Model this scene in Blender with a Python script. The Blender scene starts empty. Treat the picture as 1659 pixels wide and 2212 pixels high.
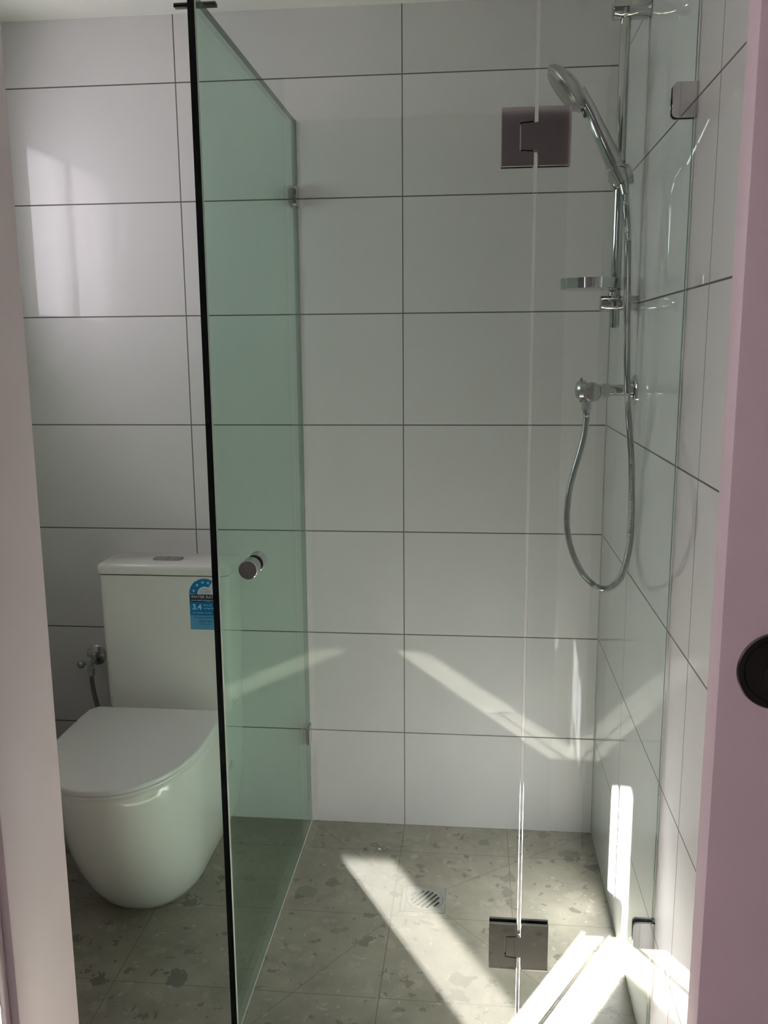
import bpy, bmesh, math
from mathutils import Vector, Matrix

S = bpy.context.scene
COL = S.collection

# ------------------------------------------------------------------ camera
cam_d = bpy.data.cameras.new('camera')
cam = bpy.data.objects.new('camera', cam_d)
COL.objects.link(cam)
CAM = Vector((0.1981, -2.4583, 1.4064))
yaw, pitch, roll = 0.1029, -0.1810, -0.0077
Mr = Matrix.Rotation(yaw, 3, 'Z') @ Matrix.Rotation(pitch, 3, 'X')
r_, f_, u_ = Mr.col[0].copy(), Mr.col[1].copy(), Mr.col[2].copy()
r2 = r_ * math.cos(roll) + u_ * math.sin(roll)
u2 = -r_ * math.sin(roll) + u_ * math.cos(roll)
R3 = Matrix((r2, u2, -f_)).transposed()
cam.matrix_world = Matrix.Translation(CAM) @ R3.to_4x4()
cam_d.sensor_fit = 'VERTICAL'
cam_d.sensor_height = 36.0
cam_d.lens = 1923.16 / 2212.0 * 36.0
cam_d.clip_start = 0.02
S.camera = cam

# ------------------------------------------------------------------ view, sampling limits
S.view_settings.view_transform = 'Standard'
S.view_settings.look = 'None'
S.view_settings.gamma = 1.0
S.view_settings.use_curve_mapping = False
S.view_settings.exposure = 0.0
S.cycles.max_bounces = 14
S.cycles.diffuse_bounces = 8
S.cycles.glossy_bounces = 8
S.cycles.transparent_max_bounces = 32
S.cycles.caustics_reflective = True
S.cycles.blur_glossy = 0.3

# ------------------------------------------------------------------ world + lights
SKY = (1.0, 0.925, 0.985)
SKY_STR = 7.7
w = bpy.data.worlds.new('world'); S.world = w; w.use_nodes = True
bg = w.node_tree.nodes['Background']
bg.inputs[0].default_value = (*SKY, 1); bg.inputs[1].default_value = SKY_STR

SUN_DIR = Vector((0.508 * 0.9155, 0.8614 * 0.9155, -0.4024)).normalized()
sd = bpy.data.lights.new('sun', 'SUN'); sd.energy = 325.0; sd.angle = math.radians(0.6)
sd.color = (1.0, 0.94, 0.965)
sun = bpy.data.objects.new('sun', sd); COL.objects.link(sun)
sun.location = (-3, -6, 4)
sun.rotation_euler = SUN_DIR.to_track_quat('-Z', 'Y').to_euler()

def portal(name, loc, direction, sx, sy):
    d = bpy.data.lights.new(name, 'AREA'); d.shape = 'RECTANGLE'; d.size = sx; d.size_y = sy
    d.cycles.is_portal = True
    o = bpy.data.objects.new(name, d); COL.objects.link(o); o.location = loc
    o.rotation_euler = Vector(direction).to_track_quat('-Z', 'Y').to_euler()
    return o

# room numbers
XC = 0.5505; XL = -1.12; YF = -1.58; YH = -1.703; ZC = 2.273; YG = -0.8712; XP = -0.288
JX = -0.2565; LX = 0.4217
HB = -3.60; HX0, HX1 = -2.1, -1.232       # hall opening to the outside
WY0, WY1, WZ0, WZ1 = -0.90, -0.18, 1.49, 2.05
portal('window_portal', (XL - 0.12, (WY0 + WY1) / 2, (WZ0 + WZ1) / 2), (1, 0, 0), WZ1 - WZ0, WY1 - WY0)
portal('hall_portal', ((HX0 + HX1) / 2, HB - 0.1, 1.535), (0, 1, 0), HX1 - HX0, 0.97)

# ------------------------------------------------------------------ materials
def new_mat(name):
    m = bpy.data.materials.new(name); m.use_nodes = True
    nt = m.node_tree
    return m, nt, nt.nodes['Principled BSDF']

def mat(name, col, rough=0.5, metal=0.0, spec=0.5, coat=0.0):
    m, nt, b = new_mat(name)
    b.inputs['Base Color'].default_value = (*col, 1)
    b.inputs['Roughness'].default_value = rough
    b.inputs['Metallic'].default_value = metal
    b.inputs['Specular IOR Level'].default_value = spec
    b.inputs['Coat Weight'].default_value = coat
    return m

class N:
    """tiny node builder"""
    def __init__(s, nt): s.nt = nt
    def m(s, op, a, b=None, c=None, clamp=False):
        n = s.nt.nodes.new('ShaderNodeMath'); n.operation = op; n.use_clamp = clamp
        for i, v in enumerate((a, b, c)):
            if v is None: continue
            if isinstance(v, (int, float)): n.inputs[i].default_value = v
            else: s.nt.links.new(v, n.inputs[i])
        return n.outputs[0]
    def v(s, op, a, b=None):
        n = s.nt.nodes.new('ShaderNodeVectorMath'); n.operation = op
        for i, x in enumerate((a, b)):
            if x is None: continue
            if isinstance(x, (tuple, list)): n.inputs[i].default_value = x
            else: s.nt.links.new(x, n.inputs[i])
        return n
    def mix(s, f, a, b):
        n = s.nt.nodes.new('ShaderNodeMix'); n.data_type = 'RGBA'
        for k, x in ((0, f), (6, a), (7, b)):
            if isinstance(x, (int, float)): n.inputs[k].default_value = x
            elif isinstance(x, (tuple, list)): n.inputs[k].default_value = (*x, 1)
            else: s.nt.links.new(x, n.inputs[k])
        return n.outputs[2]
    def fmix(s, f, a, b):
        n = s.nt.nodes.new('ShaderNodeMix')
        for k, x in ((0, f), (2, a), (3, b)):
            if isinstance(x, (int, float)): n.inputs[k].default_value = x
            else: s.nt.links.new(x, n.inputs[k])
        return n.outputs[0]
    def pos(s):
        g = s.nt.nodes.new('ShaderNodeNewGeometry'); return g.outputs['Position']
    def sep(s, p):
        n = s.nt.nodes.new('ShaderNodeSeparateXYZ'); s.nt.links.new(p, n.inputs[0]); return n.outputs
    def noise(s, p, scale, detail=2, rough=0.5):
        n = s.nt.nodes.new('ShaderNodeTexNoise'); n.inputs['Scale'].default_value = scale
        n.inputs['Detail'].default_value = detail; n.inputs['Roughness'].default_value = rough
        s.nt.links.new(p, n.inputs['Vector']); return n
    def line(s, x, at, width, period=None):
        """1 on a line of the given width at x = at (repeated every period)"""
        if period:
            d = s.m('PINGPONG', s.m('SUBTRACT', x, at), period / 2)
            n = d
        else:
            n = s.m('ABSOLUTE', s.m('SUBTRACT', x, at))
        return s.m('LESS_THAN', n, width / 2)

def tile_wall(name, axis, lines, period=None, rough=0.045):
    m, nt, b = new_mat(name); n = N(nt); p = n.pos(); x, y, z = n.sep(p)
    u = x if axis == 'x' else y
    g = n.line(z, 0.2932, 0.0034, 0.302)
    if period: g = n.m('MAXIMUM', g, n.line(u, lines[0], 0.0030, period))
    else:
        for l in lines: g = n.m('MAXIMUM', g, n.line(u, l, 0.0030))
    tint = n.noise(p, 2.5, 3).outputs['Fac']
    c = n.mix(tint, (0.715, 0.70, 0.70), (0.755, 0.74, 0.74))
    nt.links.new(n.mix(g, c, (0.13, 0.12, 0.10)), b.inputs['Base Color'])
    nt.links.new(n.fmix(g, rough, 0.8), b.inputs['Roughness'])
    b.inputs['IOR'].default_value = 1.5
    return m

M = {}
M['tile_back'] = tile_wall('white_tile_back', 'x', [0.0], 0.603)
M['tile_side'] = tile_wall('white_tile_side', 'y', [-0.415], 0.603, 0.018)

def floor_mat():
    m, nt, b = new_mat('stone_look_tile'); n = N(nt); p = n.pos(); x, y, z = n.sep(p)
    # joints
    g = n.line(x, 0.0, 0.0022)
    for xx in (0.304, -0.604, -1.208): g = n.m('MAXIMUM', g, n.line(x, xx, 0.0018))
    g = n.m('MAXIMUM', g, n.line(y, -0.148, 0.0018, 0.2925))
    flat = n.v('MULTIPLY', p, (1, 1, 0)).outputs[0]
    for A, B in (((0.021, -0.317), (-0.283, -0.005)), ((0.133, -0.317), (0.5505, -0.002)),
                 ((0.021, -0.419), (-0.283, -0.865)), ((0.133, -0.419), (0.5505, -0.865))):
        ab = (B[0] - A[0], B[1] - A[1], 0); L2 = ab[0] ** 2 + ab[1] ** 2
        pa = n.v('SUBTRACT', flat, (A[0], A[1], 0)).outputs[0]
        h = n.m('DIVIDE', n.v('DOT_PRODUCT', pa, ab).outputs['Value'], L2, clamp=True)
        sc = n.v('SCALE', ab); nt.links.new(h, sc.inputs['Scale'])
        d = n.v('LENGTH', n.v('SUBTRACT', pa, sc.outputs[0]).outputs[0]).outputs['Value']
        g = n.m('MAXIMUM', g, n.m('LESS_THAN', d, 0.0008))
    # distorted coordinates
    ds = n.noise(p, 26, 4, 0.6).outputs['Color']
    dv = n.v('SCALE', n.v('SUBTRACT', ds, (0.5, 0.5, 0.5)).outputs[0]); dv.inputs['Scale'].default_value = 0.075
    q = n.v('ADD', p, dv.outputs[0]).outputs[0]
    def chips(scale, thr, dist):
        v = nt.nodes.new('ShaderNodeTexVoronoi'); v.inputs['Scale'].default_value = scale
        nt.links.new(q, v.inputs['Vector'])
        cs = nt.nodes.new('ShaderNodeSeparateColor'); nt.links.new(v.outputs['Color'], cs.inputs[0])
        a = n.m('LESS_THAN', cs.outputs[0], thr)
        rad = n.m('MULTIPLY', cs.outputs[1], dist)
        e = n.m('LESS_THAN', v.outputs['Distance'], n.m('ADD', rad, dist * 0.45))
        return n.m('MULTIPLY', a, e), cs.outputs[2]
    nz = n.noise(p, 9, 5, 0.6).outputs['Fac']; nz2 = n.noise(p, 60, 4, 0.6).outputs['Fac']
    k = n.m('MULTIPLY', n.m('SUBTRACT', nz, 0.35), 2.6, clamp=True)
    c = n.mix(k, (0.185, 0.167, 0.130), (0.30, 0.272, 0.222))
    c = n.mix(n.m('MULTIPLY', n.m('SUBTRACT', nz2, 0.42), 2.2, clamp=True), c, (0.245, 0.225, 0.182))
    s1, r1 = chips(26, 0.30, 0.40)
    c = n.mix(n.m('MULTIPLY', s1, 0.30), c, (0.36, 0.33, 0.275))
    s2, r2c = chips(17, 0.13, 0.34)
    c = n.mix(n.m('MULTIPLY', s2, n.m('ADD', 0.40, n.m('MULTIPLY', r2c, 0.35))), c, (0.075, 0.072, 0.060))
    s3, r3c = chips(52, 0.11, 0.40)
    c = n.mix(n.m('MULTIPLY', s3, 0.65), c, (0.085, 0.072, 0.055))
    s4, r4c = chips(70, 0.06, 0.35)
    c = n.mix(n.m('MULTIPLY', s4, 0.35), c, (0.50, 0.47, 0.42))
    nt.links.new(n.mix(g, c, (0.11, 0.095, 0.075)), b.inputs['Base Color'])
    b.inputs['Roughness'].default_value = 0.38
    return m
M['floor'] = floor_mat()

def paint(name, c1, c2, rough=0.45):
    m, nt, b = new_mat(name); n = N(nt); p = n.pos()
    nt.links.new(n.mix(n.noise(p, 14, 4).outputs['Fac'], c1, c2), b.inputs['Base Color'])
    b.inputs['Roughness'].default_value = rough
    bump = nt.nodes.new('ShaderNodeBump'); bump.inputs['Strength'].default_value = 0.03
    nt.links.new(n.noise(p, 180, 2).outputs['Fac'], bump.inputs['Height'])
    nt.links.new(bump.outputs[0], b.inputs['Normal'])
    return m
M['ceiling'] = paint('ceiling_paint', (0.80, 0.79, 0.74), (0.84, 0.83, 0.78), 0.8)
M['trim'] = paint('trim_paint', (0.85, 0.78, 0.79), (0.88, 0.81, 0.82), 0.4)  # white paint, pink cast of the light mixed into the colour
M['door'] = paint('door_paint', (0.74, 0.60, 0.65), (0.78, 0.635, 0.68), 0.5)  # white leaf; pinkish hall light is painted into this tone
M['hall_wall'] = paint('hall_wall_paint', (0.14, 0.13, 0.13), (0.17, 0.155, 0.155), 0.8)
M['hall_floor'] = mat('hall_floor', (0.36, 0.30, 0.31), 0.5)
M['ceramic'] = mat('white_ceramic', (0.82, 0.81, 0.77), 0.12, coat=0.3)
M['seat'] = mat('white_seat_plastic', (0.78, 0.765, 0.75), 0.28)
M['gap'] = mat('gap_shade_and_joint', (0.12, 0.11, 0.10), 0.7)  # shade of narrow gaps put into the colour, also dark drain joints
M['chrome'] = mat('chrome', (0.56, 0.57, 0.56), 0.05, 1.0)
M['chrome_brushed'] = mat('satin_chrome', (0.44, 0.45, 0.43), 0.24, 1.0)
M['steel'] = mat('stainless_grate', (0.60, 0.62, 0.58), 0.35, 0.9)
M['dark'] = mat('dark_void', (0.012, 0.012, 0.010), 0.8)  # near-black for painted shade in drain and pull, also the hinge pin
M['nickel'] = mat('black_nickel', (0.10, 0.095, 0.09), 0.22, 1.0)
M['braid'] = mat('braided_hose', (0.22, 0.22, 0.21), 0.5, 0.6)
M['silicone'] = mat('clear_silicone', (0.45, 0.45, 0.42), 0.5)
M['frame'] = mat('window_frame_white', (0.88, 0.87, 0.88), 0.4)
M['blue'] = mat('label_blue', (0.0, 0.15, 0.36), 0.4)
M['light_blue'] = mat('label_light_blue', (0.09, 0.33, 0.55), 0.4)
M['label_white'] = mat('label_white', (0.72, 0.75, 0.80), 0.4)
M['star'] = mat('label_star_blue', (0.42, 0.68, 0.92), 0.4)
M['ink'] = mat('label_black', (0.006, 0.010, 0.02), 0.4)
M['ink_blue'] = mat('label_ink_blue', (0.01, 0.06, 0.14), 0.5)
M['grime'] = mat('crumb_brown', (0.10, 0.08, 0.06), 0.9)
M['crumb'] = mat('crumb_white', (0.75, 0.73, 0.68), 0.9)

def glass_mat(name, tint, k=1.0):
    """flat sheet glass: straight transmission tinted more at grazing view, plus a mirror reflection"""
    m = bpy.data.materials.new(name); m.use_nodes = True; nt = m.node_tree
    nt.nodes.clear(); n = N(nt)
    out = nt.nodes.new('ShaderNodeOutputMaterial')
    tr = nt.nodes.new('ShaderNodeBsdfTransparent'); gl = nt.nodes.new('ShaderNodeBsdfGlossy')
    gl.inputs['Roughness'].default_value = 0.0
    gl.inputs['Color'].default_value = (0.95, 1, 0.97, 1)
    fr = nt.nodes.new('ShaderNodeFresnel'); fr.inputs['IOR'].default_value = 1.5
    geo = nt.nodes.new('ShaderNodeNewGeometry')
    # fresnel of a sheet must not depend on which side is hit
    dp = n.v('DOT_PRODUCT', geo.outputs['Incoming'], geo.outputs['Normal']).outputs['Value']
    cosi = n.m('ABSOLUTE', dp)
    # schlick reflectance
    f5 = n.m('POWER', n.m('SUBTRACT', 1.0, cosi), 5.0)
    F = n.m('ADD', 0.04, n.m('MULTIPLY', f5, 0.96))
    nt.nodes.remove(fr)
    # path length inside the sheet: 1 / cos(refracted)
    sin2 = n.m('DIVIDE', n.m('SUBTRACT', 1.0, n.m('MULTIPLY', cosi, cosi)), 2.25)
    path = n.m('DIVIDE', k, n.m('SQRT', n.m('SUBTRACT', 1.0, sin2)))
    cmb = nt.nodes.new('ShaderNodeCombineColor')
    for i, t in enumerate(tint):
        nt.links.new(n.m('POWER', t, path), cmb.inputs[i])
    nt.links.new(cmb.outputs[0], tr.inputs['Color'])
    mx = nt.nodes.new('ShaderNodeMixShader')
    nt.links.new(F, mx.inputs[0]); nt.links.new(tr.outputs[0], mx.inputs[1]); nt.links.new(gl.outputs[0], mx.inputs[2])
    nt.links.new(mx.outputs[0], out.inputs[0])
    return m
M['glass_door'] = glass_mat('clear_glass', (0.935, 0.962, 0.95))
M['glass_return'] = glass_mat('green_glass', (0.855, 0.945, 0.90))
M['window_glass'] = glass_mat('window_glass', (0.97, 0.98, 0.98))
M['obscure'] = glass_mat('screened_window_glass', (0.78, 0.78, 0.78))
M['edge_dark'] = mat('glass_edge_dark', (0.004, 0.010, 0.007), 0.25)
M['edge_green'] = mat('glass_edge_green', (0.10, 0.20, 0.155), 0.15)
M['edge_pale'] = mat('glass_edge_pale', (0.50, 0.55, 0.48), 0.3)

# ------------------------------------------------------------------ mesh helpers
class MB:
    def __init__(s): s.bm = bmesh.new()
    def box(s, a, b, bevel=0.0, seg=2):
        a, b = Vector(a), Vector(b); c = (a + b) / 2; d = b - a
        r = bmesh.ops.create_cube(s.bm, size=1.0, matrix=Matrix.Translation(c) @ Matrix.Diagonal((abs(d.x), abs(d.y), abs(d.z), 1)))
        if bevel:
            es = list({e for v in r['verts'] for e in v.link_edges})
            bmesh.ops.bevel(s.bm, geom=es, offset=bevel, segments=seg, profile=0.5, affect='EDGES')
        return s
    def lathe(s, prof, origin, axis, seg=40, cap=True):
        """prof: list of (distance along axis, radius)"""
        ax = Vector(axis).normalized(); q = ax.to_track_quat('Z', 'Y'); o = Vector(origin)
        rings = []
        for t, r in prof:
            ring = []
            for i in range(seg):
                a = 2 * math.pi * i / seg
                ring.append(s.bm.verts.new(o + q @ Vector((r * math.cos(a), r * math.sin(a), t))))
            rings.append(ring)
        for A, B in zip(rings, rings[1:]):
            for i in range(seg): s.bm.faces.new((A[i], A[(i + 1) % seg], B[(i + 1) % seg], B[i]))
        if cap:
            s.bm.faces.new(list(reversed(rings[0]))); s.bm.faces.new(rings[-1])
        return s
    def cyl(s, a, b, r, seg=32, bev=0.0, r2=None):
        a, b = Vector(a), Vector(b); L = (b - a).length; r2 = r if r2 is None else r2
        prof = [(0, r), (L, r2)] if not bev else [(0, r - bev), (bev * .3, r - bev * .3), (bev, r), (L - bev, r2), (L - bev * .3, r2 - bev * .3), (L, r2 - bev)]
        return s.lathe(prof, a, b - a, seg)
    def tube(s, pts, rad, seg=16, cap=True):
        """rad: number or list"""
        pts = [Vector(p) for p in pts]; n = len(pts)
        up = None; rings = []
        for i, p in enumerate(pts):
            t = (pts[min(i + 1, n - 1)] - pts[max(i - 1, 0)]).normalized()
            if up is None:
                up = t.orthogonal().normalized()
            up = (up - t * up.dot(t)).normalized(); sd_ = t.cross(up)
            r = rad[i] if isinstance(rad, (list, tuple)) else rad
            rings.append([s.bm.verts.new(p + (up * math.cos(2 * math.pi * j / seg) + sd_ * math.sin(2 * math.pi * j / seg)) * r) for j in range(seg)])
        for A, B in zip(rings, rings[1:]):
            for i in range(seg): s.bm.faces.new((A[i], A[(i + 1) % seg], B[(i + 1) % seg], B[i]))
        if cap: s.bm.faces.new(list(reversed(rings[0]))); s.bm.faces.new(rings[-1])
        return s
    def loft(s, sections, cap=True):
        rings = [[s.bm.verts.new(p) for p in sec] for sec in sections]
        n = len(rings[0])
        for A, B in zip(rings, rings[1:]):
            for i in range(n): s.bm.faces.new((A[i], A[(i + 1) % n], B[(i + 1) % n], B[i]))
        if cap: s.bm.faces.new(list(reversed(rings[0]))); s.bm.faces.new(rings[-1])
        return s
    def prism(s, poly, frame, depth):
        """poly 2-D outline; frame(u, v, w) -> Vector"""
        return s.loft([[frame(u, v, 0) for u, v in poly], [frame(u, v, depth) for u, v in poly]])
    def build(s, name, m, parent=None, smooth=35, mats=None, pick=None):
        bmesh.ops.recalc_face_normals(s.bm, faces=s.bm.faces)
        me = bpy.data.meshes.new(name)
        s.bm.to_mesh(me); s.bm.free()
        for mm in (mats or [m]): me.materials.append(mm)
        if pick:
            for p in me.polygons: p.material_index = pick(p)
        if smooth:
            for p in me.polygons: p.use_smooth = True
            me.set_sharp_from_angle(angle=math.radians(smooth))
        o = bpy.data.objects.new(name, me); COL.objects.link(o)
        if parent:
            o.parent = parent
            o.matrix_parent_inverse = Matrix.Identity(4)
            me.transform(Matrix.Translation(-world_loc(parent)))
        return o

def world_loc(o):
    l = Vector((0, 0, 0))
    while o: l = l + o.location; o = o.parent
    return l

def thing(name, loc, label, cat, group=None):
    o = bpy.data.objects.new(name, None); COL.objects.link(o); o.location = loc
    o.empty_display_size = 0.05
    o['label'] = label; o['category'] = cat
    if group: o['group'] = group
    return o

def struct(o, label=None):
    o['kind'] = 'structure'
    if label: o['label'] = label
    return o

def catmull(pts, step=0.01):
    pts = [Vector(p) for p in pts]; P = [pts[0] * 2 - pts[1]] + pts + [pts[-1] * 2 - pts[-2]]
    out = []
    for i in range(1, len(P) - 2):
        a, b, c, d = P[i - 1:i + 3]; k = max(1, int(round((c - b).length / step)))
        for j in range(k):
            t = j / k
            out.append(0.5 * ((2 * b) + (c - a) * t + (2 * a - 5 * b + 4 * c - d) * t * t + (3 * b - a - 3 * c + d) * t ** 3))
    out.append(pts[-1]); return out

def rounded_rect(w, h, r, seg=6, corners=(1, 1, 1, 1)):
    out = []
    for k, (cx, cy, a0) in enumerate(((w / 2 - r, h / 2 - r, 0), (-w / 2 + r, h / 2 - r, 90), (-w / 2 + r, -h / 2 + r, 180), (w / 2 - r, -h / 2 + r, 270))):
        if not corners[k]:
            out.append((math.copysign(w / 2, cx), math.copysign(h / 2, cy))); continue
        for i in range(seg + 1):
            a = math.radians(a0 + 90 * i / seg); out.append((cx + r * math.cos(a), cy + r * math.sin(a)))
    return out

# ------------------------------------------------------------------ the setting
def wall_with_hole_y(y0, y1, x0, x1, z0, z1, hx0, hx1, hz0, hz1, mb):
    mb.box((x0, y0, z0), (hx0, y1, z1)); mb.box((hx1, y0, z0), (x1, y1, z1))
    if hz0 > z0: mb.box((hx0, y0, z0), (hx1, y1, hz0))
    if hz1 < z1: mb.box((hx0, y0, hz1), (hx1, y1, z1))
    return mb

struct(MB().box((XL - .1, 0, -.05), (XC + .1, .1, ZC + .05)).build('wall_back', M['tile_back'], smooth=0), 'white gloss tiled back wall with dark grout lines')
struct(MB().box((XC, YF, -.05), (XC + .1, 0, ZC + .05)).build('wall_right', M['tile_side'], smooth=0), 'white gloss tiled right wall of the shower')
wl = MB()
wl.box((XL - .1, YF, -.05), (XL, WY0, ZC + .05)); wl.box((XL - .1, WY1, -.05), (XL, 0, ZC + .05))
wl.box((XL - .1, WY0, -.05), (XL, WY1, WZ0)); wl.box((XL - .1, WY0, WZ1), (XL, WY1, ZC + .05))
struct(wl.build('wall_left', M['tile_side'], smooth=0))
struct(MB().box((XL - .1, YH, -.1), (XC + .1, .1, 0)).build('floor', M['floor'], smooth=0), 'grey brown stone look floor tiles with dark flecks')
struct(MB().box((XL - .1, YF, ZC), (XC + .1, .1, ZC + .1)).build('ceiling', M['ceiling'], smooth=0))
# front wall with the doorway
wf = MB()
wf.box((XL - .1, YH, 0), (JX - 0.02, YF, 2.45)); wf.box((JX - 0.02, YH, 2.06), (XC + .02, YF, 2.45))
wf.box((XC - 0.045, YH, 0), (1.70, YH + 0.035, 2.06)); wf.box((XC + .02, YH, 2.06), (1.70, YF, 2.45))
wf.box((XC - 0.045, YF - 0.034, 0), (XC + .1, YF, 2.06)); wf.box((XC + .1, YF - .034, 0), (1.7, YF, 2.06))
struct(wf.build('wall_front', M['hall_wall'], smooth=0))
# door jamb, head and architrave
struct(MB().box((JX - 0.02, YH, 0), (JX, YF, 2.04), 0.0015).build('trim_1', M['trim']), 'white door jamb, pink light put into its paint colour, at the left edge')
struct(MB().box((JX - 0.02, YH, 2.04), (XC - .045, YF, 2.06)).build('trim_2', M['trim']))
struct(MB().box((JX - 0.068, YH - 0.018, 0), (JX - 0.008, YH, 2.10), 0.003).build('trim_3', M['trim']), 'sunlit door architrave at the lower left corner')
# sliding door leaf and its round flush pull
leaf = struct(MB().box((LX, -1.658, 0.012), (LX + 0.84, -1.622, 2.035), 0.0012).build('door_1', M['door']), 'white sliding door leaf, pink light put into its paint colour, at the right edge')
PX, PZ, PR = 0.4737, 1.1165, 0.0367
pl = MB().lathe([(0, PR), (0.0012, PR), (0.0022, PR - 0.0012), (0.0022, PR - 0.006), (0.0008, PR - 0.0075), (0.0006, 0.001)], (PX, -1.658, PZ), (0, -1, 0), 64)
pull = pl.build('flush_pull', M['nickel'], leaf)
pull['label'] = 'round black nickel flush pull'
rec = MB().lathe([(0, 0.018), (0.0012, 0.018)], (PX + 0.006, -1.6586, PZ - 0.006), (0, -1, 0), 40)  # flat black disc standing for the crescent of shade in the pull
rec.build('pull_shade_disc', M['dark'], pull)
# hall outside the doorway
hall = MB()
wall_with_hole_y(HB - .1, HB, -2.5, 1.7, 0, 2.45, HX0, HX1, 1.05, 2.02, hall)
struct(hall.build('wall_hall_back', M['hall_wall'], smooth=0))
struct(MB().box((-2.5, HB, 0), (-2.4, YH, 2.45)).build('wall_hall_left', M['hall_wall'], smooth=0))
struct(MB().box((1.7, HB, 0), (1.8, YF, 2.45)).build('wall_hall_right', M['hall_wall'], smooth=0))
struct(MB().box((-2.4, YH, 0), (XL - .1, YF, 2.45)).build('wall_hall_front', M['hall_wall'], smooth=0))
struct(MB().box((-4.0, YF, 0), (XL - .1, YF + .02, 3.0)).build('sun_block_wall', M['frame'], smooth=0))  # added unseen wall: keeps sun off the window, brightens its reflection
struct(MB().box((-2.5, HB - .1, -.1), (1.8, YH, 0)).build('floor_hall', M['hall_floor'], smooth=0))
struct(MB().box((-2.5, HB - .1, 2.45), (1.8, YF, 2.55)).build('ceiling_hall', M['ceiling'], smooth=0))
struct(MB().box((XC + .1, YF, -.05), (1.8, YF + .1, 2.5)).build('wall_pocket', M['hall_wall'], smooth=0))

# window in the left wall (seen reflected in the back wall tiles)
wfm = MB()
ym = -0.530
for a, b in (((WY0, WZ0), (WY0 + .03, WZ1)), ((WY1 - .03, WZ0), (WY1, WZ1)), ((WY0, WZ0), (WY1, WZ0 + .03)), ((WY0, WZ1 - .03), (WY1, WZ1)), ((ym - .03, WZ0), (ym + .02, WZ1))):
    wfm.box((XL - .08, a[0], a[1]), (XL - .04, b[0], b[1]))
win = struct(wfm.build('window_1', M['frame'], smooth=0), 'small high window in the left wall')
MB().box((XL - .063, ym + .02, WZ0 + .03), (XL - .057, WY1 - .03, WZ1 - .03)).build('pane', M['window_glass'], win, smooth=0)
MB().box((XL - .063, WY0 + .03, WZ0 + .03), (XL - .057, ym - .03, WZ1 - .03)).build('screened_pane', M['obscure'], win, smooth=0)
# silicone joints
struct(MB().box((XC - 0.003, -0.003, 0), (XC, 0, ZC)).build('trim_4', M['silicone'], smooth=0))

# ------------------------------------------------------------------ shower screen
GT = 0.010
def sheet(name, a, b, mats, pick, parent):
    return MB().box(a, b).build(name, None, parent, smooth=0, mats=mats, pick=pick)

# return panel (perpendicular to the back wall)
rp = thing('glass_return_panel', (XP, -0.43, 0), 'clear greenish glass return panel running from the back wall beside the toilet', 'glass panel')
def pick_ret(p):
    if abs(p.normal.x) > .5: return 0
    return 1 if (p.normal.y < -.5 or p.normal.z > .5) else 2
sheet('glass_sheet', (XP - 0.0062, -0.866, 0.004), (XP + 0.0062, -0.004, 2.0), [M['glass_return'], M['edge_dark'], M['edge_green']], pick_ret, rp)
for zc in (1.806, 0.287):
    c = MB()
    for sx in (-1, 1):
        x0 = XP + sx * 0.0062; x1 = x0 + sx * 0.005
        pts = rounded_rect(0.044, 0.054, 0.009, corners=(0, 1, 1, 0))
        c.prism([(u, v) for u, v in pts], lambda u, v, w_: Vector((min(x0, x1) + w_, -0.022 + u, zc + v)), 0.005)
    c.box((XP - 0.010, -0.003, zc - 0.027), (XP + 0.010, 0, zc + 0.027))
    c.build('wall_clip', M['chrome'], rp)
br = MB().box((-0.338, -0.806, 2.0002), (-0.262, -0.792, 2.0072), 0.0012)
b_ = br.build('top_bracket', M['nickel'], rp); b_['label'] = 'dark flat bracket on top edge'
MB().box((XP - 0.007, -0.866, 0), (XP + 0.007, -0.002, 0.004)).build('sealant', M['silicone'], rp, smooth=0)
MB().box((XP - 0.007, -0.003, 0.004), (XP + 0.007, -0.0, 2.0)).build('wall_sealant', M['silicone'], rp, smooth=0)

SEAM0, SEAM1 = 0.2905, 0.2965
def pick_front(p):
    return 0 if abs(p.normal.y) > .5 else 1
def hinge_outline(z0, z1):
    pass

# door
door = thing('glass_shower_door', (0, YG, 0), 'clear glass shower door with a round chrome knob at its left side', 'shower door')
sheet('glass_sheet', (-0.279, YG - GT / 2, 0.010), (SEAM0, YG + GT / 2, 1.987), [M['glass_door'], M['edge_pale']], pick_front, door)
for s_ in (-1, 1):
    y0 = YG + s_ * GT / 2
    k = MB().lathe([(0, 0.009), (0.004, 0.009), (0.004, 0.017), (0.005, 0.018), (0.034, 0.018), (0.0352, 0.0168)], (-0.213, y0, 1.011), (0, s_, 0), 48)
    k.build('knob', M['chrome'], door)
# fixed panel
fp = thing('fixed_glass_panel', (0.42, YG, 0), 'narrow fixed clear glass panel between the shower door and right wall', 'glass panel')
sheet('glass_sheet', (SEAM1, YG - GT / 2, 0.004), (XC - 0.004, YG + GT / 2, 1.987), [M['glass_door'], M['edge_green'], M['edge_pale']],
      lambda p: 0 if abs(p.normal.y) > .5 else (2 if p.normal.x < -.5 else 1), fp)
MB().box((SEAM1, YG - .006, 0), (XC, YG + .006, .004)).build('sealant', M['silicone'], fp, smooth=0)
for zc in (1.800, 0.293):
    c = MB()
    for sy in (-1, 1):
        y0 = YG + sy * GT / 2
        c.prism(rounded_rect(0.040, 0.054, 0.008, corners=(0, 1, 1, 0)), lambda u, v, w_: Vector((0.5305 + u, (y0 - 0.005 if sy < 0 else y0) + w_, zc + v)), 0.005)
    c.box((0.5475, YG - 0.010, zc - 0.027), (XC, YG + 0.010, zc + 0.027))
    c.build('wall_clip', M['chrome'], fp)
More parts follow.
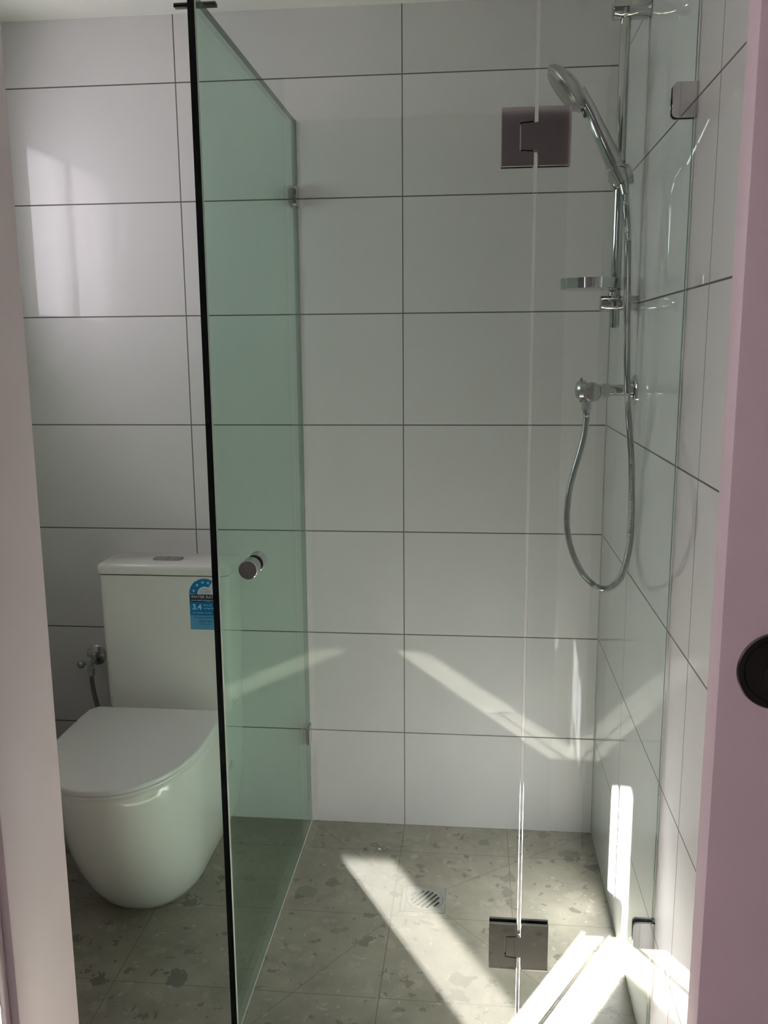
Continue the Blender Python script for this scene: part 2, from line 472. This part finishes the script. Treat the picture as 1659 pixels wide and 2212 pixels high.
# hinges: C plate on the door, tongue plate on the fixed panel, front and back
for z0, z1 in ((1.704, 1.797), (0.205, 0.303)):
    zm = (z0 + z1) / 2; tz = 0.0215
    for sy in (-1, 1):
        ya, yb = (YG - GT / 2 - 0.006, YG - GT / 2) if sy < 0 else (YG + GT / 2, YG + GT / 2 + 0.006)
        cpoly = [(0.236, z0), (0.2895, z0), (0.2895, zm - tz - .0015), (0.2655, zm - tz - .0015), (0.2655, zm + tz + .0015), (0.2895, zm + tz + .0015), (0.2895, z1), (0.236, z1)]
        c = MB().prism(cpoly, lambda u, v, w_: Vector((u, ya + w_, v)), 0.006)
        bmesh.ops.bevel(c.bm, geom=[e for e in c.bm.edges if abs(e.verts[0].co.y - e.verts[1].co.y) < 1e-5 and abs(e.verts[0].co.y - (ya if sy < 0 else yb)) < 1e-5], offset=0.0008, segments=1, affect='EDGES')
        c.build('hinge_plate', M['chrome'], door)
        tpoly = [(0.2970, z0), (0.350, z0), (0.350, z1), (0.2970, z1), (0.2970, zm + tz), (0.268, zm + tz), (0.268, zm - tz), (0.2970, zm - tz)]
        t = MB().prism(tpoly, lambda u, v, w_: Vector((u, ya + w_, v)), 0.006)
        bmesh.ops.bevel(t.bm, geom=[e for e in t.bm.edges if abs(e.verts[0].co.y - e.verts[1].co.y) < 1e-5 and abs(e.verts[0].co.y - (ya if sy < 0 else yb)) < 1e-5], offset=0.0008, segments=1, affect='EDGES')
        t.build('hinge_plate', M['chrome'], fp)
    MB().cyl((0.2935, YG, zm - tz), (0.2935, YG, zm + tz), 0.0028, 16).build('hinge_pin', M['dark'], fp)

# ------------------------------------------------------------------ shower fittings on the right wall
YR = -0.41
rail = thing('shower_rail', (XC, YR, 1.8), 'chrome vertical shower rail with a round soap dish, fixed to right wall', 'shower rail')
MB().cyl((0.5005, YR, 1.449), (0.5005, YR, 2.16), 0.0112, 32, 0.001).build('bar', M['chrome'], rail)
MB().cyl((XC, YR, 2.098), (0.472, YR, 2.098), 0.0215, 40, 0.003).build('wall_bracket', M['chrome'], rail)
MB().cyl((XC, YR, 1.501), (0.468, YR, 1.501), 0.0165, 40, 0.002).build('wall_bracket', M['chrome'], rail)
# soap dish: shallow round tray with a clip round the bar
dish = MB().lathe([(0, 0.0), (0, 0.058), (0.001, 0.064), (0.022, 0.066), (0.0235, 0.065), (0.0235, 0.062), (0.006, 0.060), (0.005, 0.0)], (0.444, YR - 0.02, 1.530), (0, 0, 1), 64, cap=False)
dish.build('soap_dish', M['chrome'], rail)
MB().cyl((0.4985, YR, 1.517), (0.4985, YR, 1.530), 0.0135, 24, 0.001).box((0.488, YR - .017, 1.5285), (0.516, YR + .014, 1.556), 0.003).build('dish_clip', M['chrome'], rail)
# sliding holder
hax = Vector((0.019, 0, -0.036)).normalized()
hc = Vector((0.4935, -0.449, 1.764))
sl = MB().cyl((0.480, YR, 1.757), (0.525, YR, 1.772), 0.0225, 36, 0.005)
sl.cyl((0.497, YR - .01, 1.762), (0.495, -0.440, 1.764), 0.011, 24)
sl.build('slider', M['chrome'], rail)
cradle = MB().tube([hc - hax * 0.014, hc + hax * 0.018], [0.0175, 0.0150], 32)
cradle.build('handset_cradle', M['chrome'], rail)

# hand shower
hs = thing('hand_shower', (0.42, -0.449, 1.86), 'grey chrome hand shower tilted in the holder on the rail', 'hand shower')
Yh = -0.449
path = catmull([(0.405, Yh, 1.930), (0.428, Yh, 1.895), (0.452, Yh, 1.846), (0.4835, Yh, 1.783)], 0.006)
n_ = len(path)
rr = [0.0148 - 0.002 * math.sin(math.pi * min(1, i / (n_ - 1) * 1.6)) + 0.0035 * (i / (n_ - 1)) ** 2 for i in range(n_)]
MB().tube(path, rr, 28).build('handle', M['chrome'], hs)
MB().tube([(0.4835, Yh, 1.783), (0.4865, Yh, 1.777), (0.4985, Yh, 1.754), (0.5035, Yh - .002, 1.745)], [0.0135, 0.0132, 0.0110, 0.009], 28).build('collar', M['chrome'], hs)
hd = Vector((0.074, 0, -0.093)).normalized()
nrm = Vector((-0.093, 0.006, -0.074)).normalized()
hcn = Vector((0.3795, Yh, 1.938))
head = MB().lathe([(-0.024, 0.010), (-0.021, 0.024), (-0.014, 0.042), (-0.004, 0.055), (0.002, 0.0575), (0.006, 0.0575), (0.008, 0.055)], hcn, nrm, 56)
hm = head.build('spray_head', M['chrome_brushed'], hs)
MB().lathe([(0.0, 0.050), (0.006, 0.048), (0.009, 0.040), (0.0095, 0.0)], hcn + nrm * 0.008, nrm, 48, cap=False).build('spray_face', M['chrome_brushed'], hs)
tb = hcn + hd * 0.055
MB().cyl(tb - nrm * 0.004, tb + hd * 0.018 + nrm * 0.003, 0.0065, 20, 0.002).build('selector_tab', M['nickel'], hs)

# hose
HP = [(0.5035, -0.451, 1.745), (0.508, -0.457, 1.700), (0.514, -0.465, 1.627), (0.518, -0.475, 1.455), (0.523, -0.485, 1.308), (0.530, -0.490, 1.229), (0.536, -0.495, 1.159), (0.5395, -0.495, 1.078), (0.541, -0.490, 1.005), (0.538, -0.485, 0.951), (0.528, -0.475, 0.903), (0.513, -0.465, 0.876), (0.493, -0.455, 0.866), (0.471, -0.450, 0.873), (0.445, -0.445, 0.899), (0.426, -0.440, 0.935), (0.413, -0.435, 0.977), (0.408, -0.430, 1.020), (0.411, -0.425, 1.076), (0.422, -0.420, 1.128), (0.433, -0.420, 1.170), (0.442, -0.420, 1.212), (0.446, -0.420, 1.252), (0.446, -0.420, 1.272)]
hp = catmull(HP, 0.00125)
rads = [0.0079 if (i // 1) % 2 else 0.0066 for i in range(len(hp))]
hose = thing('shower_hose', (0.49, -0.45, 0.866), 'long chrome corrugated shower hose hanging in a loop', 'hose')
MB().tube(hp, rads, 14).build('corrugated_tube', M['chrome'], hose, smooth=25)
MB().tube([(0.5015, -0.4505, 1.7485), (0.505, -0.4525, 1.735), (0.5065, -0.455, 1.722)], [0.0095, 0.0095, 0.0075], 24).build('end_nut', M['chrome'], hose)
MB().cyl((0.446, -0.42, 1.270), (0.446, -0.42, 1.286), 0.0115, 6).cyl((0.446, -0.42, 1.262), (0.446, -0.42, 1.270), 0.009, 24).build('end_nut', M['chrome'], hose)

# mixer tap
mx = thing('shower_tap', (XC, -0.42, 1.312), 'chrome wall mounted shower tap with round handle and hose outlet', 'tap')
ya = -0.42
MB().lathe([(0, 0.033), (0.003, 0.033), (0.006, 0.030), (0.008, 0.020), (0.016, 0.019), (0.017, 0.024), (0.020, 0.026), (0.023, 0.024), (0.024, 0.017)], (XC, ya, 1.313), (-1, 0, 0), 48).build('wall_flange', M['chrome'], mx)
MB().cyl((XC - .024, ya, 1.313), (0.492, ya, 1.312), 0.0125, 32).cyl((0.494, ya, 1.312), (0.478, ya, 1.312), 0.0150, 8).cyl((0.480, ya, 1.312), (0.452, ya, 1.311), 0.0140, 32, 0.001).build('body', M['chrome'], mx)
MB().lathe([(-0.022, 0.012), (-0.018, 0.018), (-0.010, 0.0215), (0.014, 0.0215), (0.019, 0.020), (0.021, 0.016), (0.0215, 0.0)], (0.455, ya, 1.309), (0, -1, 0), 40, cap=False).build('valve_body', M['chrome_brushed'], mx)
hd_ = MB().lathe([(0, 0.016), (0.003, 0.021), (0.016, 0.0215), (0.022, 0.017), (0.025, 0.008), (0.0255, 0.0)], (0.444, ya, 1.313), (-1, 0, 0.05), 40, cap=False)
for k in range(4):
    a = math.radians(8 + 90 * k)
    hd_.cyl((0.434, ya + .019 * math.cos(a), 1.313 + .019 * math.sin(a)), (0.431, ya + .027 * math.cos(a), 1.313 + .027 * math.sin(a)), 0.0035, 14, 0.001)
hd_.build('handle', M['chrome_brushed'], mx)
MB().cyl((0.446, ya, 1.296), (0.446, ya, 1.284), 0.0095, 24).build('outlet', M['chrome'], mx)

# ------------------------------------------------------------------ floor waste
dr = thing('floor_drain', (0.077, -0.368, 0), 'square stainless floor drain with slotted round grate', 'drain')
DX, DY, DH = 0.0775, -0.368, 0.0555
def boolean_diff(base, cut, name, m, parent):
    bo = base.build('tmp_base', m, smooth=0); co = cut.build('tmp_cut', m, smooth=0)
    md = bo.modifiers.new('b', 'BOOLEAN'); md.object = co; md.operation = 'DIFFERENCE'; md.solver = 'EXACT'
    bpy.context.view_layer.update()
    me = bpy.data.meshes.new_from_object(bo.evaluated_get(bpy.context.evaluated_depsgraph_get()))
    me.name = name
    for t in (bo, co): bpy.data.objects.remove(t)
    me.transform(Matrix.Translation(-world_loc(parent)))
    o = bpy.data.objects.new(name, me); COL.objects.link(o); o.parent = parent
    return o
plate = MB().box((DX - DH, DY - DH * .96, 0.0004), (DX + DH, DY + DH * .96, 0.0022))
hole = MB().cyl((DX + .004, DY, -0.02), (DX + .004, DY, 0.02), 0.0475, 64)
boolean_diff(plate, hole, 'frame', M['steel'], dr)
grate = MB().cyl((DX + .004, DY, 0.0008), (DX + .004, DY, 0.0025), 0.0465, 64)
slots = MB()
ang = math.radians(57)
d1 = Vector((math.cos(ang), math.sin(ang), 0)); d2 = Vector((-d1.y, d1.x, 0))
for k in range(-3, 4):
    c = Vector((DX + .004, DY, 0)) + d2 * k * 0.0122
    hl = max(0.006, math.sqrt(max(0, 0.039 ** 2 - (k * 0.0122) ** 2)) - 0.002)
    poly = [(u + (hl - .0028 if u > 0 else -(hl - .0028)), v) for u, v in [(0.0034 * math.cos(a), 0.0034 * math.sin(a)) for a in [math.radians(x) for x in range(-80, 281, 20)]]]
    slots.prism(poly, lambda u, v, w_: c + d1 * u + d2 * v + Vector((0, 0, -0.02 + w_)), 0.04)
boolean_diff(grate, slots, 'grate', M['steel'], dr)
MB().cyl((DX + .004, DY, 0.0001), (DX + .004, DY, 0.0005), 0.0475, 48).build('drain_shade_disc', M['dark'], dr)  # solid black disc in place of the shaded hole under the grate
for x0, x1 in ((DX - DH - .0015, DX - DH), (DX + DH, DX + DH + .0015)):
    MB().box((x0, DY - DH * .96, 0.0001), (x1, DY + DH * .96, 0.0020)).build('edge_joint', M['gap'], dr, smooth=0)
MB().box((DX - DH + .009, DY - DH * .96, 0.0022), (DX - DH + .010, DY + DH * .96, 0.0024)).build('frame_line', M['gap'], dr, smooth=0)

def crumb(name, x, y, r, m, label):
    b = MB(); bmesh.ops.create_icosphere(b.bm, subdivisions=2, radius=r, matrix=Matrix.Translation((x, y, r * .55)) @ Matrix.Diagonal((1.0, 0.8, 0.6, 1)))
    for i, v in enumerate(b.bm.verts): v.co += Vector((math.sin(i * 2.3), math.cos(i * 1.7), 0)) * r * 0.12
    o = b.build(name, m); o['label'] = label; o['category'] = 'crumb'; return o
crumb('grout_crumb', -0.061, -0.146, 0.0045, M['crumb'], 'tiny white crumb on the floor tiles near the back wall')
crumb('dirt_crumb', -0.100, -0.150, 0.0060, M['grime'], 'tiny dark crumb on the floor tiles, left of the white crumb')

# ------------------------------------------------------------------ toilet
TX = -0.657
toilet = thing('toilet', (TX, -0.30, 0), 'white close coupled toilet with closed lid, beside the glass return panel', 'toilet')
def dshape(cx, hw, yb, yf, flen, z, n=28, e=2.25, nb=8):
    """D outline: straight back and sides, rounded front; counterclockwise list of points"""
    pts = []
    ys = yf + flen
    for i in range(nb): pts.append(Vector((cx + hw, yb + (ys - yb) * i / nb, z)))
    for i in range(2 * n + 1):
        a = math.pi * i / (2 * n)
        c, s = math.cos(a), math.sin(a)
        pts.append(Vector((cx + hw * math.copysign(abs(c) ** (2 / e), c), ys - flen * abs(s) ** (2 / e), z)))
    for i in range(1, nb + 1): pts.append(Vector((cx - hw, ys + (yb - ys) * i / nb, z)))
    return pts
secs = []
for t, hw, yf in ((0.0, 0.128, -0.474), (0.004, 0.132, -0.481), (0.03, 0.142, -0.506), (0.08, 0.154, -0.544), (0.14, 0.163, -0.580), (0.20, 0.169, -0.608), (0.26, 0.173, -0.629), (0.32, 0.176, -0.643), (0.365, 0.177, -0.650), (0.388, 0.178, -0.651), (0.396, 0.176, -0.648), (0.400, 0.170, -0.642)):
    flen = 0.19 + 0.10 * (t / 0.4)
    secs.append(dshape(TX - 0.006 * t / .4, hw, -0.004, yf, flen, t))
MB().loft(secs).build('pan', M['ceramic'], toilet, smooth=50)
# oval side cap
MB().lathe([(0, 0.015), (0.0025, 0.0145), (0.003, 0.012)], (TX + 0.1665, -0.134, 0.236), (1, 0, 0.0), 32).build('side_cap', M['chrome_brushed'], toilet)
# seat ring and lid
SX = -0.668
def seatpart(name, z0, z1, grow, m, gap=False):
    hw, yf, yb = 0.192 + grow, -0.676 - grow, -0.205
    out = []
    for z, g in ((z0, -0.003), (z0 + .002, 0), (z1 - 0.004, 0), (z1 - 0.001, -0.0022), (z1, -0.006)):
        o = dshape(SX, hw + g, yb, yf - g, 0.30, z, e=2.2)
        # rounded rear corners with a slight waist
        q = []
        for p in o:
            d = yb - p.y
            if d < 0.03:
                k = 1 - d / 0.03
                p = Vector((SX + (p.x - SX) * (1 - 0.012 - 0.075 * k ** 4), p.y, p.z))
            elif d < 0.06:
                k = 1 - (d - .03) / 0.03
                p = Vector((SX + (p.x - SX) * (1 - 0.012 * k), p.y, p.z))
            q.append(p)
        out.append(q)
    return MB().loft(out).build(name, m, toilet, smooth=40)
seatpart('seat', 0.4045, 0.4145, -0.0035, M['seat'])
seatpart('lid', 0.4170, 0.431, 0.001, M['seat'])
MB().box((SX - .13, -0.235, 0.398), (SX + .13, -0.205, 0.405), 0.002).build('seat_hinge', M['chrome_brushed'], toilet)
# cistern
def rrect(cx, cy, w_, d_, r, z):
    return [Vector((cx + u, cy + v, z)) for u, v in rounded_rect(w_, d_, r, 6)]
cs = []
for z, a in ((0.398, -0.012), (0.402, -0.004), (0.412, 0), (0.6, 0.003), (0.7955, 0.006)):
    cs.append(rrect(TX, -0.075, 0.358 + 2 * a, 0.146 + a, 0.018, z))
MB().loft(cs).build('cistern', M['ceramic'], toilet, smooth=40)
MB().loft([rrect(TX, -0.075, 0.366, 0.150, 0.018, 0.7953), rrect(TX, -0.075, 0.366, 0.150, 0.018, 0.7992)]).build('lid_joint_shade', M['gap'], toilet)  # dark strip, shade under the cistern lid put into its colour
ls = []
for z, a in ((0.799, 0.0), (0.802, 0.003), (0.817, 0.003), (0.822, 0.001), (0.825, -0.003), (0.8265, -0.009)):
    ls.append(rrect(TX, -0.0775, 0.374 + 2 * a, 0.151 + a, 0.018, z))
MB().loft(ls).build('cistern_lid', M['ceramic'], toilet, smooth=45)
btn = MB()
btn.prism(rounded_rect(0.083, 0.040, 0.012), lambda u, v, w_: Vector((TX - .005 + u, -0.078 + v, 0.8262 + w_)), 0.0032)
bt = btn.build('flush_button', M['chrome_brushed'], toilet)
MB().box((TX - .0055, -0.097, 0.8294), (TX - .0045, -0.059, 0.8297)).build('button_split', M['gap'], bt, smooth=0)

# water rating sticker on the cistern front
YS = -0.1515
def sy_(z): return YS - 0.0004
LXc, Lw, Lz0, Lz1, LzA = -0.5375, 0.0865, 0.6455, 0.7925, 0.7455
Rw = Lw / 2
arcp = [(LXc + Rw * math.cos(math.radians(a)), LzA + Rw * 1.04 * math.sin(math.radians(a))) for a in range(0, 181, 6)]
outer = [(LXc - Rw, Lz0), (LXc + Rw, Lz0)] + arcp
def flat(poly, y, t=0.0003):
    return MB().prism(poly, lambda u, v, w_: Vector((u, y - w_, v)), t)
stk = flat([(x + (x - LXc) * .035, z + (.001 if z > .7 else -.001)) for x, z in outer], -0.1495, 0.0014).build('rating_sticker', M['light_blue'], toilet, smooth=0)
stk['label'] = 'blue water rating sticker with white stars, 3.4'
YA = -0.1509
flat([(LXc - Rw, 0.6855), (LXc + Rw, 0.6855), (LXc + Rw, 0.7240), (LXc - Rw, 0.7240)], YA).build('blue_band', M['blue'], stk, smooth=0)
flat([(LXc - Rw, 0.7240), (LXc + Rw, 0.7240), (LXc + Rw, LzA), (LXc - Rw, LzA)], YA).build('black_band', M['ink'], stk, smooth=0)
flat(arcp, YA).build('arch_field', M['label_white'], stk, smooth=0)
ri = Rw * 0.50
A0 = 58
ring = [(LXc + Rw * math.cos(math.radians(a)), LzA + Rw * 1.04 * math.sin(math.radians(a))) for a in range(A0, 181, 6)] + [(LXc + ri * math.cos(math.radians(a)), LzA + ri * 1.04 * math.sin(math.radians(a))) for a in range(180, A0 - 1, -6)]
rb = MB()
nn = len(ring) // 2
for i in range(nn - 1):
    a, b2, c2, d_ = ring[i], ring[i + 1], ring[2 * nn - 2 - i], ring[2 * nn - 1 - i]
    rb.prism([a, b2, c2, d_], lambda u, v, w_: Vector((u, YA - .0003 - w_, v)), 0.0002)
rb.build('star_arch', M['blue'], stk, smooth=0)
for a in (163, 130, 99, 72):
    cx, cz = LXc + Rw * .76 * math.cos(math.radians(a)), LzA + Rw * .80 * math.sin(math.radians(a))
    st = [(cx + (0.0052 if i % 2 == 0 else 0.0021) * math.sin(math.pi * i / 5), cz + (0.0052 if i % 2 == 0 else 0.0021) * math.cos(math.pi * i / 5)) for i in range(10)]
    flat(st, YA - .0005, 0.0002).build('star', M['star'], stk, smooth=0)
def text(name, body, size, x, z, m, align='LEFT', bold=0.0, sx=1.0):
    cu = bpy.data.curves.new('t', 'FONT'); cu.body = body; cu.size = size; cu.align_x = align; cu.extrude = 0.0001; cu.offset = bold
    to = bpy.data.objects.new('t', cu); COL.objects.link(to)
    bpy.context.view_layer.update()
    me = bpy.data.meshes.new_from_object(to.evaluated_get(bpy.context.evaluated_depsgraph_get()))
    bpy.data.objects.remove(to); bpy.data.curves.remove(cu)
    me.name = name; me.materials.clear(); me.materials.append(m)
    me.transform(Matrix.Translation(Vector((x, YA - 0.0006, z)) - world_loc(stk)) @ Matrix.Rotation(math.radians(90), 4, 'X') @ Matrix.Diagonal((sx, 1, 1, 1)))
    o = bpy.data.objects.new(name, me); COL.objects.link(o); o.parent = stk
    return o
text('heading_text', 'WATER RATING', 0.0115, LXc - Rw + .003, 0.7345, M['label_white'], sx=1.0)
text('address_text', 'www.waterrating.gov.au', 0.0068, LXc - Rw + .003, 0.7270, M['label_white'])
text('number_text', '3.4', 0.0215, LXc - Rw + .006, 0.7025, M['star'], bold=0.0006)
text('unit_text', 'litres per', 0.0065, LXc - Rw + .038, 0.7130, M['star'])
text('unit_text', 'average flush', 0.0065, LXc - Rw + .038, 0.7045, M['star'])
text('flush_text', '4.5 L full flush  3 L half', 0.0058, LXc - Rw + .006, 0.6910, M['star'])
text('standard_text', 'In accordance with AS/NZS 6400', 0.0050, LXc, 0.6780, M['ink_blue'], 'CENTER', 0.0001)
text('licence_text', 'Licence No. 1', 0.0070, LXc, 0.6670, M['ink_blue'], 'CENTER', 0.0002)
text('product_text', 'AS/NZS category', 0.0050, LXc, 0.6590, M['ink_blue'], 'CENTER')
for i, tline in enumerate(('The more', 'stars the more', 'water efficient')):
    text('arch_text', tline, 0.0052, LXc + .001, LzA + 0.0135 - i * 0.0052, M['ink_blue'], 'CENTER')

# stop valve and supply hose
sv = thing('stop_valve', (-0.935, 0, 0.506), 'small chrome stop valve with grey braided hose on wall left of the cistern', 'valve')
MB().lathe([(0, 0.031), (0.002, 0.031), (0.006, 0.027), (0.009, 0.015), (0.010, 0.012)], (-0.928, 0, 0.508), (0, -1, 0), 40).build('wall_flange', M['chrome'], sv)
MB().cyl((-0.928, -0.008, 0.508), (-0.928, -0.052, 0.506), 0.0115, 28, 0.001).cyl((-0.928, -0.048, 0.506), (-0.928, -0.060, 0.506), 0.0145, 28, 0.002).cyl((-0.928, -0.048, 0.506), (-0.928, -0.048, 0.474), 0.0095, 24).build('valve_body', M['chrome'], sv)
MB().cyl((-0.938, -0.048, 0.500), (-0.951, -0.052, 0.497), 0.006, 20).cyl((-0.950, -0.052, 0.497), (-0.958, -0.062, 0.496), 0.0115, 28, 0.002).build('handle', M['chrome_brushed'], sv)
MB().cyl((-0.928, -0.048, 0.478), (-0.928, -0.048, 0.462), 0.0125, 6).build('nut', M['chrome'], sv)
MB().tube(catmull([(-0.928, -0.048, 0.464), (-0.926, -0.048, 0.43), (-0.920, -0.050, 0.395), (-0.908, -0.055, 0.355), (-0.885, -0.06, 0.325), (-0.855, -0.062, 0.32), (-0.825, -0.062, 0.345), (-0.815, -0.062, 0.40)], 0.008), 0.0066, 16).build('supply_hose', M['braid'], sv)
